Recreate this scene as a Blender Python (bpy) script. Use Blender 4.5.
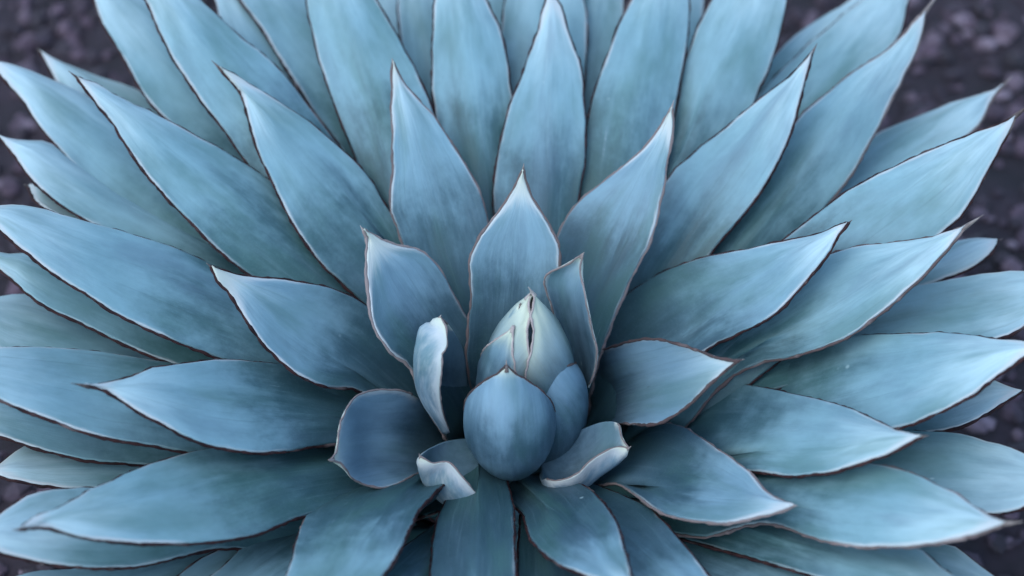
import bpy, math, random
from mathutils import Vector, noise

scene = bpy.context.scene
for o in list(bpy.data.objects):
    bpy.data.objects.remove(o)
R = math.radians

# ------------------------------------------------------------------ camera
cam_data = bpy.data.cameras.new("camera")
cam = bpy.data.objects.new("camera", cam_data)
scene.collection.objects.link(cam)
cam.location = [-0.00187, -0.83105, 1.2509]
cam.rotation_euler = (R(90 - 50), 0, 0)
cam_data.sensor_width = 36
cam_data.angle = R(26)
cam_data.clip_start = 0.05
cam_data.clip_end = 200
cam_data.dof.use_dof = True
cam_data.dof.focus_distance = 1.345
cam_data.dof.aperture_fstop = 3.4
scene.camera = cam

# ------------------------------------------------------------------ sky, sun, exposure
SUN_EL, SUN_AZ = 58.0, 235.0          # degrees; azimuth measured from +Y towards +X
world = bpy.data.worlds.new("World")
scene.world = world
world.use_nodes = True
wn, wl = world.node_tree.nodes, world.node_tree.links
wn.clear()
sky = wn.new("ShaderNodeTexSky")
sky.sky_type = 'NISHITA'
sky.sun_disc = False
sky.sun_elevation = R(SUN_EL)
sky.sun_rotation = R(SUN_AZ)
bg = wn.new("ShaderNodeBackground")
bg.inputs["Strength"].default_value = 0.14
wo = wn.new("ShaderNodeOutputWorld")
wl.new(sky.outputs[0], bg.inputs["Color"])
wl.new(bg.outputs[0], wo.inputs["Surface"])

sun_data = bpy.data.lights.new("sun", 'SUN')
sun_data.energy = 0.5
sun_data.angle = R(70)
sun_data.color = (1.0, 0.96, 0.9)
sun = bpy.data.objects.new("sun", sun_data)
scene.collection.objects.link(sun)
sd = Vector((math.sin(R(SUN_AZ)) * math.cos(R(SUN_EL)), math.cos(R(SUN_AZ)) * math.cos(R(SUN_EL)), math.sin(R(SUN_EL))))
sun.rotation_euler = sd.to_track_quat('Z', 'Y').to_euler()

vs = scene.view_settings
vs.view_transform = 'Standard'
vs.look = 'None'
vs.gamma = 1.0
vs.exposure = 1.95
vs.use_curve_mapping = False
scene.cycles.use_denoising = True
scene.cycles.max_bounces = 6
scene.cycles.diffuse_bounces = 4

# ------------------------------------------------------------------ materials
class NT:
    def __init__(self, name):
        self.m = bpy.data.materials.new(name)
        self.m.use_nodes = True
        self.n, self.l = self.m.node_tree.nodes, self.m.node_tree.links
        self.b = self.n["Principled BSDF"]
    def node(self, t, **kw):
        nd = self.n.new(t)
        for k, v in kw.items():
            setattr(nd, k, v)
        return nd
    def val(self, sock, v):
        if hasattr(v, 'is_linked'):
            self.l.new(v, sock)
        else:
            sock.default_value = v
    def math(self, op, a, b=0.0, clamp=False):
        nd = self.node("ShaderNodeMath", operation=op, use_clamp=clamp)
        self.val(nd.inputs[0], a)
        self.val(nd.inputs[1], b)
        return nd.outputs[0]
    def mix(self, f, a, b):
        nd = self.node("ShaderNodeMix", data_type='RGBA')
        self.val(nd.inputs[0], f)
        self.val(nd.inputs[6], a)
        self.val(nd.inputs[7], b)
        return nd.outputs[2]
    def ramp(self, f, lo, hi, a=0.0, b=1.0):
        nd = self.node("ShaderNodeMapRange", interpolation_type='SMOOTHSTEP')
        self.val(nd.inputs[0], f)
        for i, v in enumerate((lo, hi, a, b)):
            self.val(nd.inputs[i + 1], v)
        return nd.outputs[0]
    def mapping(self, vec, scale):
        nd = self.node("ShaderNodeMapping")
        self.l.new(vec, nd.inputs[0])
        nd.inputs["Scale"].default_value = scale
        return nd.outputs[0]
    def noise(self, vec, scale, detail=4, rough=0.55, w=None, dist=0.0):
        nd = self.node("ShaderNodeTexNoise", noise_dimensions='4D' if w is not None else '3D')
        self.l.new(vec, nd.inputs["Vector"])
        nd.inputs["Scale"].default_value = scale
        nd.inputs["Detail"].default_value = detail
        nd.inputs["Roughness"].default_value = rough
        nd.inputs["Distortion"].default_value = dist
        if w is not None:
            self.l.new(w, nd.inputs["W"])
        return nd.outputs["Fac"]
    def attr(self, name):
        return self.node("ShaderNodeAttribute", attribute_name=name).outputs["Fac"]
    def uv(self):
        return self.node("ShaderNodeUVMap", uv_map="along_leaf").outputs[0]
    def rnd(self, k=10.0):
        return self.math('MULTIPLY', self.node("ShaderNodeObjectInfo").outputs["Random"], k)


def leaf_material():
    t = NT("glaucous leaf skin")
    uv = t.uv()
    rnd = t.rnd(40.0)
    age = t.attr("age")                                                           # 0 young inner leaf, 1 old outer leaf
    streak = t.noise(t.mapping(uv, (1.0, 0.035, 1.0)), 420.0, 3, 0.6, rnd)        # fibres running along the leaf
    broad = t.noise(t.mapping(uv, (1.0, 0.22, 1.0)), 60.0, 5, 0.62, rnd)           # bands of bloom
    cloud = t.noise(t.mapping(uv, (1.0, 0.7, 1.0)), 55.0, 7, 0.68, rnd)            # rubbed, cloudy bloom
    fine = t.noise(uv, 900.0, 4, 0.7, rnd)
    f = t.math('ADD', t.math('MULTIPLY', broad, 0.5), t.math('MULTIPLY', cloud, 0.5))
    f = t.ramp(f, 0.22, 0.78)
    dark = t.mix(age, (0.029, 0.063, 0.088, 1), (0.022, 0.063, 0.074, 1))
    light = t.mix(age, (0.065, 0.127, 0.168, 1), (0.053, 0.124, 0.146, 1))
    skin = t.mix(f, dark, light)
    # the powdery bloom is thick on the outer half of a leaf and thin, leaving greener skin, towards its foot; strengthened to paint in shade there and lighter tips
    blo_shade = t.math('ADD', t.attr("bloom_shade"), t.math('MULTIPLY', t.math('SUBTRACT', cloud, 0.5), 0.35))
    blo_shade = t.ramp(t.math('ADD', blo_shade, t.math('MULTIPLY', t.math('SUBTRACT', broad, 0.5), 0.55)), 0.0, 1.0)
    skin = t.mix(blo_shade, t.mix(age, (0.013, 0.036, 0.050, 1), (0.013, 0.042, 0.046, 1)), skin)
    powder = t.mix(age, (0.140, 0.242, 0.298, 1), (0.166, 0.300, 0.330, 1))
    skin = t.mix(t.math('MULTIPLY', t.ramp(blo_shade, 0.5, 1.0), t.ramp(f, 0.0, 1.0, 0.42, 0.66)), skin, powder)
    thick = t.math('ADD', t.attr("bloom_shade"), t.math('MULTIPLY', t.math('SUBTRACT', broad, 0.5), 0.6))
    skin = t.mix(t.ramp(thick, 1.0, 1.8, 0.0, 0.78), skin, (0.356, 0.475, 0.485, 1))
    hue = t.noise(t.mapping(uv, (1.0, 0.4, 1.0)), 30.0, 4, 0.55, t.rnd(77.0))
    skin = t.mix(t.ramp(hue, 0.45, 0.70, 0.0, 0.5), skin, (0.032, 0.090, 0.075, 1))
    skin = t.mix(t.ramp(hue, 0.46, 0.28, 0.0, 0.4), skin, (0.051, 0.095, 0.128, 1))
    skin = t.mix(t.ramp(streak, 0.52, 0.80, 0.0, 0.28), skin, (0.093, 0.168, 0.190, 1))
    skin = t.mix(t.ramp(streak, 0.46, 0.24, 0.0, 0.22), skin, (0.019, 0.049, 0.048, 1))
    skin = t.mix(t.ramp(fine, 0.50, 0.75, 0.0, 0.16), skin, (0.128, 0.205, 0.215, 1))
    # pale dots and scuffs where the wax is scratched or thick
    dots = t.node("ShaderNodeTexVoronoi", voronoi_dimensions='4D', feature='F1')
    t.l.new(t.mapping(uv, (1.0, 0.8, 1.0)), dots.inputs["Vector"])
    dots.inputs["Scale"].default_value = 95.0
    t.l.new(rnd, dots.inputs["W"])
    pick = t.node("ShaderNodeSeparateColor")
    t.l.new(dots.outputs["Color"], pick.inputs[0])
    sp = t.math('MULTIPLY', t.ramp(dots.outputs["Distance"], 0.16, 0.05), t.ramp(pick.outputs[0], 0.72, 0.85))
    skin = t.mix(t.math('MULTIPLY', sp, 0.75), skin, (0.204, 0.310, 0.320, 1))
    dk = t.math('MULTIPLY', t.ramp(dots.outputs["Distance"], 0.12, 0.05), t.ramp(pick.outputs[1], 0.93, 0.97))
    skin = t.mix(t.math('MULTIPLY', dk, 0.6), skin, (0.020, 0.031, 0.025, 1))
    sc = t.noise(t.mapping(uv, (1.0, 0.35, 1.0)), 150.0, 6, 0.75, rnd, 2.5)
    skin = t.mix(t.ramp(sc, 0.66, 0.74, 0.0, 0.45), skin, (0.162, 0.255, 0.265, 1))
    # thin lengthwise scratches
    scr = t.noise(t.mapping(uv, (1.0, 0.02, 1.0)), 900.0, 2, 0.5, t.rnd(31.0))
    skin = t.mix(t.math('MULTIPLY', t.ramp(scr, 0.70, 0.76, 0.0, 0.35), t.ramp(cloud, 0.45, 0.6)), skin, (0.285, 0.370, 0.400, 1))
    # pale border band inside the margin and papery tip (leaf colouring, stored per vertex)
    pale = t.attr("pale")
    pn = t.math('ADD', pale, t.math('MULTIPLY', t.math('SUBTRACT', t.noise(t.mapping(uv, (1, .3, 1)), 260.0, 4, 0.6, rnd), 0.5), 0.9))
    skin = t.mix(t.ramp(pn, 0.25, 0.95, 0.0, 0.85), skin, (0.285, 0.325, 0.325, 1))
    cream = t.attr("cream")
    skin = t.mix(t.ramp(cream, 0.1, 0.9, 0.0, 0.95), skin, (0.314, 0.365, 0.290, 1))
    t.l.new(skin, t.b.inputs["Base Color"])
    t.val(t.b.inputs["Roughness"], t.ramp(f, 0.0, 1.0, 0.42, 0.62))
    t.b.inputs["Specular IOR Level"].default_value = 0.22
    bump = t.node("ShaderNodeBump")
    bump.inputs["Strength"].default_value = 0.25
    bump.inputs["Distance"].default_value = 0.0012
    t.l.new(t.math('ADD', t.math('ADD', streak, t.math('MULTIPLY', cloud, 1.2)), t.math('MULTIPLY', fine, 0.25)), bump.inputs["Height"])
    t.l.new(bump.outputs[0], t.b.inputs["Normal"])
    return t.m


def margin_material():
    t = NT("horny leaf margin")
    uv = t.uv()
    rnd = t.rnd(40.0)
    n = t.noise(t.mapping(uv, (1.0, 1.0, 1.0)), 95.0, 5, 0.65, rnd)
    c = t.mix(t.ramp(n, 0.35, 0.62), (0.008, 0.004, 0.005, 1), (0.026, 0.012, 0.012, 1))
    c = t.mix(t.ramp(n, 0.62, 0.76, 0.0, 0.8), c, (0.085, 0.060, 0.055, 1))
    c = t.mix(t.attr("pale"), c, (0.26, 0.235, 0.225, 1))
    t.l.new(c, t.b.inputs["Base Color"])
    t.b.inputs["Roughness"].default_value = 0.75
    t.b.inputs["Specular IOR Level"].default_value = 0.12
    return t.m


def spine_material():
    t = NT("woody tip spine")
    tc = t.node("ShaderNodeTexCoord").outputs["Object"]
    n = t.noise(tc, 300.0, 4, 0.6)
    c = t.mix(t.ramp(n, 0.3, 0.7), (0.012, 0.008, 0.008, 1), (0.055, 0.040, 0.036, 1))
    c = t.mix(t.attr("pale"), c, (0.24, 0.225, 0.21, 1))
    t.l.new(c, t.b.inputs["Base Color"])
    t.b.inputs["Roughness"].default_value = 0.5
    t.b.inputs["Specular IOR Level"].default_value = 0.2
    return t.m


def ground_material():
    t = NT("dark soil")
    tc = t.node("ShaderNodeTexCoord").outputs["Object"]
    n = t.noise(tc, 22.0, 8, 0.7)
    c = t.mix(t.ramp(n, 0.35, 0.68), (0.0031, 0.0029, 0.0052, 1), (0.0161, 0.0110, 0.0174, 1))
    t.l.new(c, t.b.inputs["Base Color"])
    t.b.inputs["Roughness"].default_value = 0.95
    bump = t.node("ShaderNodeBump")
    bump.inputs["Distance"].default_value = 0.01
    t.l.new(n, bump.inputs["Height"])
    t.l.new(bump.outputs[0], t.b.inputs["Normal"])
    return t.m


def stone_material():
    t = NT("mauve lava gravel")
    tc = t.node("ShaderNodeTexCoord").outputs["Object"]
    v = t.attr("tone")
    cr = t.node("ShaderNodeValToRGB")
    t.l.new(v, cr.inputs[0])
    e = cr.color_ramp.elements
    e[0].position, e[0].color = 0.0, (0.0084, 0.0070, 0.0109, 1)
    e[1].position, e[1].color = 1.0, (0.150, 0.122, 0.150, 1)
    for p, c in ((0.35, (0.0189, 0.0128, 0.0217, 1)), (0.6, (0.0505, 0.0306, 0.0473, 1)), (0.85, (0.085, 0.064, 0.082, 1))):
        x = e.new(p)
        x.color = c
    n = t.noise(tc, 160.0, 5, 0.7)
    c = t.mix(t.ramp(n, 0.3, 0.7, 0.0, 0.5), cr.outputs[0], (0.0147, 0.0109, 0.0148, 1))
    t.l.new(c, t.b.inputs["Base Color"])
    t.b.inputs["Roughness"].default_value = 0.9
    return t.m


M_LEAF, M_MARGIN, M_SPINE = leaf_material(), margin_material(), spine_material()
M_GROUND, M_STONE = ground_material(), stone_material()

# ------------------------------------------------------------------ ground
def mesh_obj(name, verts, faces, mat, parent=None, smooth=True, attrs=None, uvs=None):
    me = bpy.data.meshes.new(name)
    me.from_pydata([tuple(v) for v in verts], [], faces)
    me.materials.append(mat)
    if smooth:
        me.polygons.foreach_set("use_smooth", [True] * len(me.polygons))
    if attrs:
        for k, a in attrs.items():
            at = me.attributes.new(k, 'FLOAT', 'POINT')
            at.data.foreach_set("value", a)
    if uvs:
        ul = me.uv_layers.new(name="along_leaf")
        flat = []
        for lp in me.loops:
            flat.extend(uvs[lp.vertex_index])
        ul.data.foreach_set("uv", flat)
    me.update()
    o = bpy.data.objects.new(name, me)
    scene.collection.objects.link(o)
    if parent:
        o.parent = parent
    return o


def gz(x, y):
    return -0.05 + 0.012 * noise.noise(Vector((x * 5, y * 5, 0.3))) + 0.006 * noise.noise(Vector((x * 17, y * 17, 4.3)))

coords = [-40, -12, -5, -2.5] + [-1.5 + 0.03 * i for i in range(101)] + [2.5, 5, 12, 40]
n = len(coords)
verts = [(x, y, gz(x, y) if abs(x) < 2 and abs(y) < 2 else -0.05) for y in coords for x in coords]
faces = [(j * n + i, j * n + i + 1, (j + 1) * n + i + 1, (j + 1) * n + i) for j in range(n - 1) for i in range(n - 1)]
ground = mesh_obj("ground", verts, faces, M_GROUND)
ground["kind"] = "structure"
ground["label"] = "dark mauve gravelly soil under and behind the agave"

ICO_V, ICO_F = [], []
def ico():
    p = (1 + 5 ** 0.5) / 2
    v = [(-1, p, 0), (1, p, 0), (-1, -p, 0), (1, -p, 0), (0, -1, p), (0, 1, p), (0, -1, -p), (0, 1, -p), (p, 0, -1), (p, 0, 1), (-p, 0, -1), (-p, 0, 1)]
    f = [(0, 11, 5), (0, 5, 1), (0, 1, 7), (0, 7, 10), (0, 10, 11), (1, 5, 9), (5, 11, 4), (11, 10, 2), (10, 7, 6), (7, 1, 8), (3, 9, 4), (3, 4, 2), (3, 2, 6), (3, 6, 8), (3, 8, 9), (4, 9, 5), (2, 4, 11), (6, 2, 10), (8, 6, 7), (9, 8, 1)]
    return [Vector(a).normalized() for a in v], f
ICO_V, ICO_F = ico()

rng = random.Random(5)
def stone_verts(rg):
    sx, sy, sz = rg.uniform(.7, 1.3), rg.uniform(.6, 1.1), rg.uniform(.4, .8)
    return [Vector((v.x * sx, v.y * sy, v.z * sz)) * rg.uniform(.78, 1.2) for v in ICO_V]

# stones that show in the gaps between leaves are pieces of the ground, the rest is one mass
KINDS = []
for i in range(15):
    vv = stone_verts(rng)
    me = bpy.data.meshes.new("stone")
    me.from_pydata([tuple(v) for v in vv], [], ICO_F)
    me.materials.append(M_STONE)
    at = me.attributes.new("tone", 'FLOAT', 'POINT')
    tone = i / 14.0
    at.data.foreach_set("value", [tone] * len(vv))
    me.update()
    KINDS.append(me)

big = []
tries = 0
while len(big) < 300 and tries < 20000:
    tries += 1
    side = rng.random()
    if side < 0.42:
        x, y = rng.uniform(-.62, -.26), rng.uniform(.02, .85)
    elif side < 0.92:
        x, y = rng.uniform(.26, .62), rng.uniform(-.05, .85)
    elif side < 0.96:
        x, y = rng.uniform(-.5, -.3), rng.uniform(-.2, .05)
    else:
        x, y = rng.uniform(.3, .5), rng.uniform(-.2, .0)
    if math.hypot(x, y) < .36:
        continue
    s = rng.uniform(.006, .012)
    if any((x - a) ** 2 + (y - b) ** 2 < (s + c) ** 2 * .7 for a, b, c in big):
        continue
    big.append((x, y, s))
for i, (x, y, s) in enumerate(big):
    o = bpy.data.objects.new("stone", KINDS[min(14, int(15 * rng.random() ** 1.15))])
    o.location = (x, y, gz(x, y) + s * .35)
    o.rotation_euler = (rng.uniform(-.4, .4), rng.uniform(-.4, .4), rng.uniform(0, 6.28))
    o.scale = (s, s, s)
    o.parent = ground
    scene.collection.objects.link(o)

gv, gf, gt = [], [], []
for i in range(11000):
    x, y = rng.uniform(-.85, .85), rng.uniform(-.5, 1.1)
    s = rng.uniform(.003, .0105)
    a = rng.uniform(0, 6.28)
    ca, sa = math.cos(a), math.sin(a)
    b = len(gv)
    z0 = gz(x, y) + s * .3
    tn = rng.random() ** 1.3
    for v in stone_verts(rng):
        gv.append((x + s * (v.x * ca - v.y * sa), y + s * (v.x * sa + v.y * ca), z0 + s * v.z))
        gt.append(tn)
    gf.extend([tuple(b + k for k in f) for f in ICO_F])
gravel = mesh_obj("gravel", gv, gf, M_STONE, smooth=False, attrs={"tone": gt})
gravel["kind"] = "stuff"
gravel["label"] = "fine mauve and dark gravel covering the soil"
gravel["category"] = "gravel"

# ------------------------------------------------------------------ the agave
# each leaf: base, tip, roll about its axis, sag below the chord, drop of the base, channel depth, half widths left / right at 17 stations
LEAVES = [
    ('I1', [-0.002, 0.032, 0.0746], [0.0048, 0.0845, 0.2716], -0.0059, -0.1043, 0.0550, 0.4000,
     [0.0152, 0.018, 0.0207, 0.0231, 0.0255, 0.0269, 0.0265, 0.0259, 0.027, 0.0277, 0.023, 0.0157, 0.0095, 0.0052, 0.0027, 0.0009, 0.0],
     [0.0146, 0.0173, 0.0199, 0.0222, 0.0244, 0.0258, 0.0262, 0.0264, 0.0266, 0.0266, 0.0249, 0.018, 0.0103, 0.0047, 0.002, 0.0007, 0.0]),
    ('I3', [-0.0271, 0.0179, 0.0575], [-0.0922, 0.0608, 0.2437], -0.0559, -0.0790, 0.0550, 0.3902,
     [0.0196, 0.0231, 0.0266, 0.0297, 0.0327, 0.0345, 0.0306, 0.0291, 0.0344, 0.0354, 0.0328, 0.0245, 0.0165, 0.0085, 0.0018, 0.0005, 0.0],
     [0.0149, 0.0176, 0.0202, 0.0226, 0.0249, 0.0262, 0.0262, 0.0261, 0.0261, 0.027, 0.0262, 0.0222, 0.013, 0.0069, 0.0042, 0.0014, 0.0]),
    ('M1', [-0.0179, 0.0291, 0.0642], [-0.0781, 0.1931, 0.2565], -0.0065, -0.1012, 0.0550, 0.2990,
     [0.0162, 0.0192, 0.0221, 0.0246, 0.0272, 0.0286, 0.0271, 0.0285, 0.028, 0.0215, 0.0163, 0.0124, 0.009, 0.0058, 0.0031, 0.001, 0.0],
     [0.0163, 0.0192, 0.0221, 0.0247, 0.0272, 0.0287, 0.0282, 0.0296, 0.0282, 0.0243, 0.0197, 0.0158, 0.0095, 0.0043, 0.0017, 0.0005, 0.0]),
    ('M2', [0.0151, 0.0319, 0.0584], [0.0233, 0.2646, 0.2505], 0.0575, -0.1049, 0.0550, 0.2538,
     [0.0192, 0.0229, 0.0265, 0.0293, 0.0306, 0.0316, 0.0346, 0.0336, 0.0303, 0.0256, 0.0199, 0.014, 0.0091, 0.0061, 0.0041, 0.0018, 0.0],
     [0.0137, 0.0167, 0.0196, 0.0212, 0.021, 0.0205, 0.0202, 0.0234, 0.0249, 0.0238, 0.0224, 0.02, 0.0146, 0.0108, 0.0077, 0.0033, 0.0]),
    ('M3', [0.0259, 0.0215, 0.0666], [0.0986, 0.1512, 0.2572], 0.0126, -0.0970, 0.0550, 0.3249,
     [0.0201, 0.0238, 0.0273, 0.0305, 0.0336, 0.0354, 0.0354, 0.0356, 0.0339, 0.0266, 0.0177, 0.0109, 0.0051, 0.003, 0.0017, 0.0006, 0.0],
     [0.0116, 0.0141, 0.0165, 0.0178, 0.018, 0.018, 0.0181, 0.0199, 0.021, 0.0191, 0.0153, 0.0118, 0.0089, 0.0065, 0.0042, 0.0014, 0.0]),
    ('M4', [0.0303, 0.0159, 0.0458], [0.2021, 0.0646, 0.2449], -0.0141, -0.0744, 0.0550, 0.2953,
     [0.0274, 0.0324, 0.0371, 0.0416, 0.0462, 0.0492, 0.049, 0.0451, 0.0386, 0.0305, 0.023, 0.0168, 0.0111, 0.0061, 0.0039, 0.0017, 0.0],
     [0.0155, 0.0184, 0.0211, 0.0236, 0.026, 0.0274, 0.0245, 0.0225, 0.0261, 0.0282, 0.0258, 0.0201, 0.0152, 0.0099, 0.0036, 0.0011, 0.0]),
    ('M6', [0.0257, -0.0222, 0.06], [0.1572, -0.1205, 0.2136], 0.0014, -0.0478, 0.0260, 0.3084,
     [0.0309, 0.038, 0.0445, 0.0514, 0.0558, 0.0519, 0.0453, 0.0383, 0.0318, 0.0259, 0.0203, 0.0135, 0.0074, 0.0043, 0.0022, 0.0008, 0.0],
     [0.0138, 0.0018, -0.0098, -0.0124, -0.0023, 0.0072, 0.0147, 0.021, 0.0243, 0.0249, 0.0239, 0.022, 0.0178, 0.0114, 0.0081, 0.0043, 0.0]),
    ('M7', [0.0044, -0.0339, 0.1], [0.064, -0.1974, 0.2445], 0.1408, 0.0083, 0.0000, 0.2996,
     [0.0152, 0.0199, 0.0245, 0.0276, 0.0271, 0.0258, 0.0242, 0.0219, 0.0187, 0.015, 0.0116, 0.0086, 0.0062, 0.004, 0.0021, 0.0007, 0.0],
     [0.0128, 0.0135, 0.014, 0.0148, 0.0188, 0.0222, 0.023, 0.0232, 0.0213, 0.0183, 0.0147, 0.0111, 0.0078, 0.0049, 0.0026, 0.0008, 0.0]),
    ('M8', [-0.0325, -0.0134, 0.06], [-0.1116, -0.2329, 0.2547], 0.3622, -0.0648, 0.0000, 0.2567,
     [0.0138, 0.0157, 0.0175, 0.0193, 0.0203, 0.02, 0.0203, 0.0228, 0.0249, 0.0248, 0.024, 0.0227, 0.0208, 0.0181, 0.011, 0.0034, 0.0],
     [0.0286, 0.0344, 0.0398, 0.0451, 0.05, 0.0521, 0.049, 0.0443, 0.039, 0.0352, 0.0331, 0.0299, 0.0241, 0.0166, 0.009, 0.0031, 0.0]),
    ('M9', [-0.0309, 0.0167, 0.0397], [-0.2453, -0.0625, 0.2491], -0.1085, -0.0474, 0.0550, 0.2587,
     [0.0192, 0.0184, 0.0176, 0.0168, 0.0161, 0.0158, 0.0235, 0.0307, 0.035, 0.0346, 0.0316, 0.0232, 0.0149, 0.0051, -0.0003, -0.0001, 0.0],
     [0.0204, 0.0241, 0.0277, 0.031, 0.0339, 0.036, 0.037, 0.0354, 0.033, 0.0291, 0.024, 0.0194, 0.0121, 0.0066, 0.0031, 0.001, 0.0]),
    ('M10', [-0.0337, 0.0006, 0.0383], [-0.182, 0.0323, 0.2425], -0.1042, -0.0606, 0.0550, 0.3208,
     [0.0157, 0.0191, 0.0224, 0.0242, 0.0203, 0.0114, 0.0094, 0.0209, 0.0278, 0.0282, 0.0256, 0.0194, 0.0126, 0.0069, 0.0061, 0.0022, 0.0],
     [0.024, 0.0285, 0.0327, 0.0365, 0.04, 0.0424, 0.0433, 0.0437, 0.0403, 0.0343, 0.0273, 0.0199, 0.0124, 0.0067, 0.003, 0.001, 0.0]),
    ('M11', [0.0002, 0.0354, 0.0579], [-0.19, 0.1931, 0.2511], -0.0260, -0.0853, 0.0550, 0.2516,
     [0.0239, 0.0277, 0.0311, 0.034, 0.0365, 0.0389, 0.0422, 0.0424, 0.0381, 0.0312, 0.0236, 0.0166, 0.0073, 0.0006, -0.0006, -0.0005, 0.0],
     [0.0135, 0.0129, 0.0123, 0.0118, 0.0112, 0.0109, 0.0151, 0.0208, 0.0238, 0.022, 0.0208, 0.0172, 0.0128, 0.0085, 0.0054, 0.0019, 0.0]),
    ('O1', [-0.0272, 0.0236, 0.0531], [-0.2779, 0.1762, 0.2588], 0.0314, -0.0789, 0.0550, 0.2284,
     [0.0198, 0.0236, 0.0273, 0.0302, 0.032, 0.0332, 0.0347, 0.0358, 0.0329, 0.0289, 0.0241, 0.0175, 0.0103, 0.0063, 0.004, 0.0014, 0.0],
     [0.0162, 0.0192, 0.0221, 0.0246, 0.027, 0.0286, 0.0292, 0.0295, 0.0277, 0.0251, 0.0208, 0.0171, 0.0124, 0.0087, 0.0058, 0.002, 0.0]),
    ('O2', [-0.0333, 0.0138, 0.0531], [-0.3232, 0.0627, 0.2588], 0.1062, -0.0592, 0.0550, 0.2283,
     [0.0217, 0.0259, 0.0299, 0.0331, 0.035, 0.0363, 0.0378, 0.0394, 0.0385, 0.0364, 0.0303, 0.025, 0.0186, 0.0122, 0.0066, 0.0022, 0.0],
     [0.018, 0.0213, 0.0245, 0.0273, 0.0301, 0.0317, 0.0317, 0.0317, 0.0326, 0.0298, 0.0276, 0.0238, 0.0221, 0.0181, 0.0122, 0.0046, 0.0]),
    ('O3', [-0.0356, 0.0051, 0.0526], [-0.2679, -0.16, 0.2484], -0.0254, -0.0275, 0.0435, 0.2352,
     [0.0203, 0.0218, 0.0232, 0.0242, 0.0249, 0.026, 0.0302, 0.0365, 0.0366, 0.0341, 0.0294, 0.0236, 0.0169, 0.0079, -0.0001, -0.0006, 0.0],
     [0.0185, 0.0219, 0.0252, 0.0281, 0.0308, 0.0327, 0.0335, 0.0332, 0.0309, 0.0274, 0.0224, 0.0187, 0.0124, 0.0087, 0.0064, 0.0025, 0.0]),
    ('O4', [-0.0356, 0.0052, 0.0281], [-0.3406, -0.0439, 0.2409], 0.1682, -0.0487, 0.0550, 0.2226,
     [0.0236, 0.028, 0.0321, 0.0359, 0.0393, 0.0417, 0.0426, 0.043, 0.0417, 0.0403, 0.034, 0.026, 0.0184, 0.0117, 0.0061, 0.002, 0.0],
     [0.0197, 0.0233, 0.0268, 0.0299, 0.0328, 0.0348, 0.0355, 0.0358, 0.0358, 0.0353, 0.0331, 0.0299, 0.0255, 0.0173, 0.0089, 0.0028, 0.0]),
    ('O15', [0.0273, -0.0235, 0.0544], [0.2638, -0.1612, 0.256], 0.1185, -0.0220, 0.0419, 0.2363,
     [0.019, 0.0225, 0.0259, 0.0289, 0.0317, 0.0336, 0.0341, 0.0344, 0.0346, 0.0329, 0.0286, 0.0225, 0.0167, 0.0099, 0.004, 0.0013, 0.0],
     [0.013, 0.0154, 0.0177, 0.0198, 0.0218, 0.023, 0.0111, 0.0132, 0.0203, 0.0234, 0.0231, 0.021, 0.0172, 0.0127, 0.0072, 0.0025, 0.0]),
    ('O16', [0.0348, -0.0029, 0.0103], [0.2272, -0.0979, 0.2485], 0.0240, -0.0460, 0.0550, 0.2624,
     [0.0365, 0.0439, 0.0507, 0.0574, 0.0637, 0.0664, 0.0613, 0.0544, 0.0467, 0.0389, 0.0318, 0.0235, 0.0155, 0.0088, 0.0043, 0.0015, 0.0],
     [0.0118, 0.014, 0.0161, 0.0179, 0.0198, 0.0208, 0.0166, 0.0113, 0.0154, 0.0207, 0.0214, 0.0206, 0.0154, 0.0118, 0.0068, 0.0023, 0.0]),
    ('O17', [0.036, 0.0014, 0.0048], [0.3008, -0.0398, 0.2553], -0.0804, -0.0440, 0.0550, 0.2386,
     [0.0269, 0.0318, 0.0365, 0.0407, 0.0447, 0.0474, 0.0482, 0.0487, 0.0485, 0.0421, 0.0355, 0.0297, 0.0219, 0.0143, 0.0091, 0.0033, 0.0],
     [0.0203, 0.024, 0.0276, 0.0308, 0.0338, 0.0358, 0.0362, 0.0365, 0.0367, 0.0368, 0.0368, 0.0319, 0.0252, 0.0141, 0.0066, 0.0021, 0.0]),
    ('O18', [0.0355, -0.0014, 0.0373], [0.2715, 0.0559, 0.2519], 0.0619, -0.0583, 0.0550, 0.2491,
     [0.0179, 0.0211, 0.0243, 0.0271, 0.0298, 0.0315, 0.0319, 0.0322, 0.0324, 0.0325, 0.0284, 0.0201, 0.0131, 0.0063, 0.0033, 0.0013, 0.0],
     [0.0147, 0.018, 0.0211, 0.0227, 0.0179, 0.0077, 0.0077, 0.018, 0.0247, 0.0265, 0.0233, 0.019, 0.0146, 0.0094, 0.0049, 0.0016, 0.0]),
    ('O19', [0.0354, -0.0064, 0.0522], [0.3117, 0.1398, 0.2607], 0.2781, -0.0655, 0.0550, 0.2233,
     [0.0167, 0.0198, 0.0227, 0.0254, 0.0279, 0.0295, 0.03, 0.0303, 0.0304, 0.0283, 0.023, 0.0188, 0.0128, 0.0079, 0.0033, 0.0007, 0.0],
     [0.0162, 0.0192, 0.0221, 0.0246, 0.0271, 0.0286, 0.029, 0.0292, 0.0294, 0.0295, 0.0295, 0.0265, 0.0189, 0.0126, 0.0073, 0.0028, 0.0]),
    ('O20', [0.0358, 0.0036, 0.0338], [0.2735, 0.2605, 0.2364], 0.2508, -0.0826, 0.0550, 0.2089,
     [0.0131, 0.0154, 0.0177, 0.0198, 0.0218, 0.023, 0.0234, 0.0236, 0.0237, 0.0236, 0.019, 0.0143, 0.0076, 0.0033, 0.0022, 0.0011, 0.0],
     [0.0148, 0.0175, 0.0201, 0.0224, 0.0247, 0.026, 0.0216, 0.024, 0.0267, 0.0244, 0.0212, 0.017, 0.014, 0.011, 0.0071, 0.0026, 0.0]),
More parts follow.
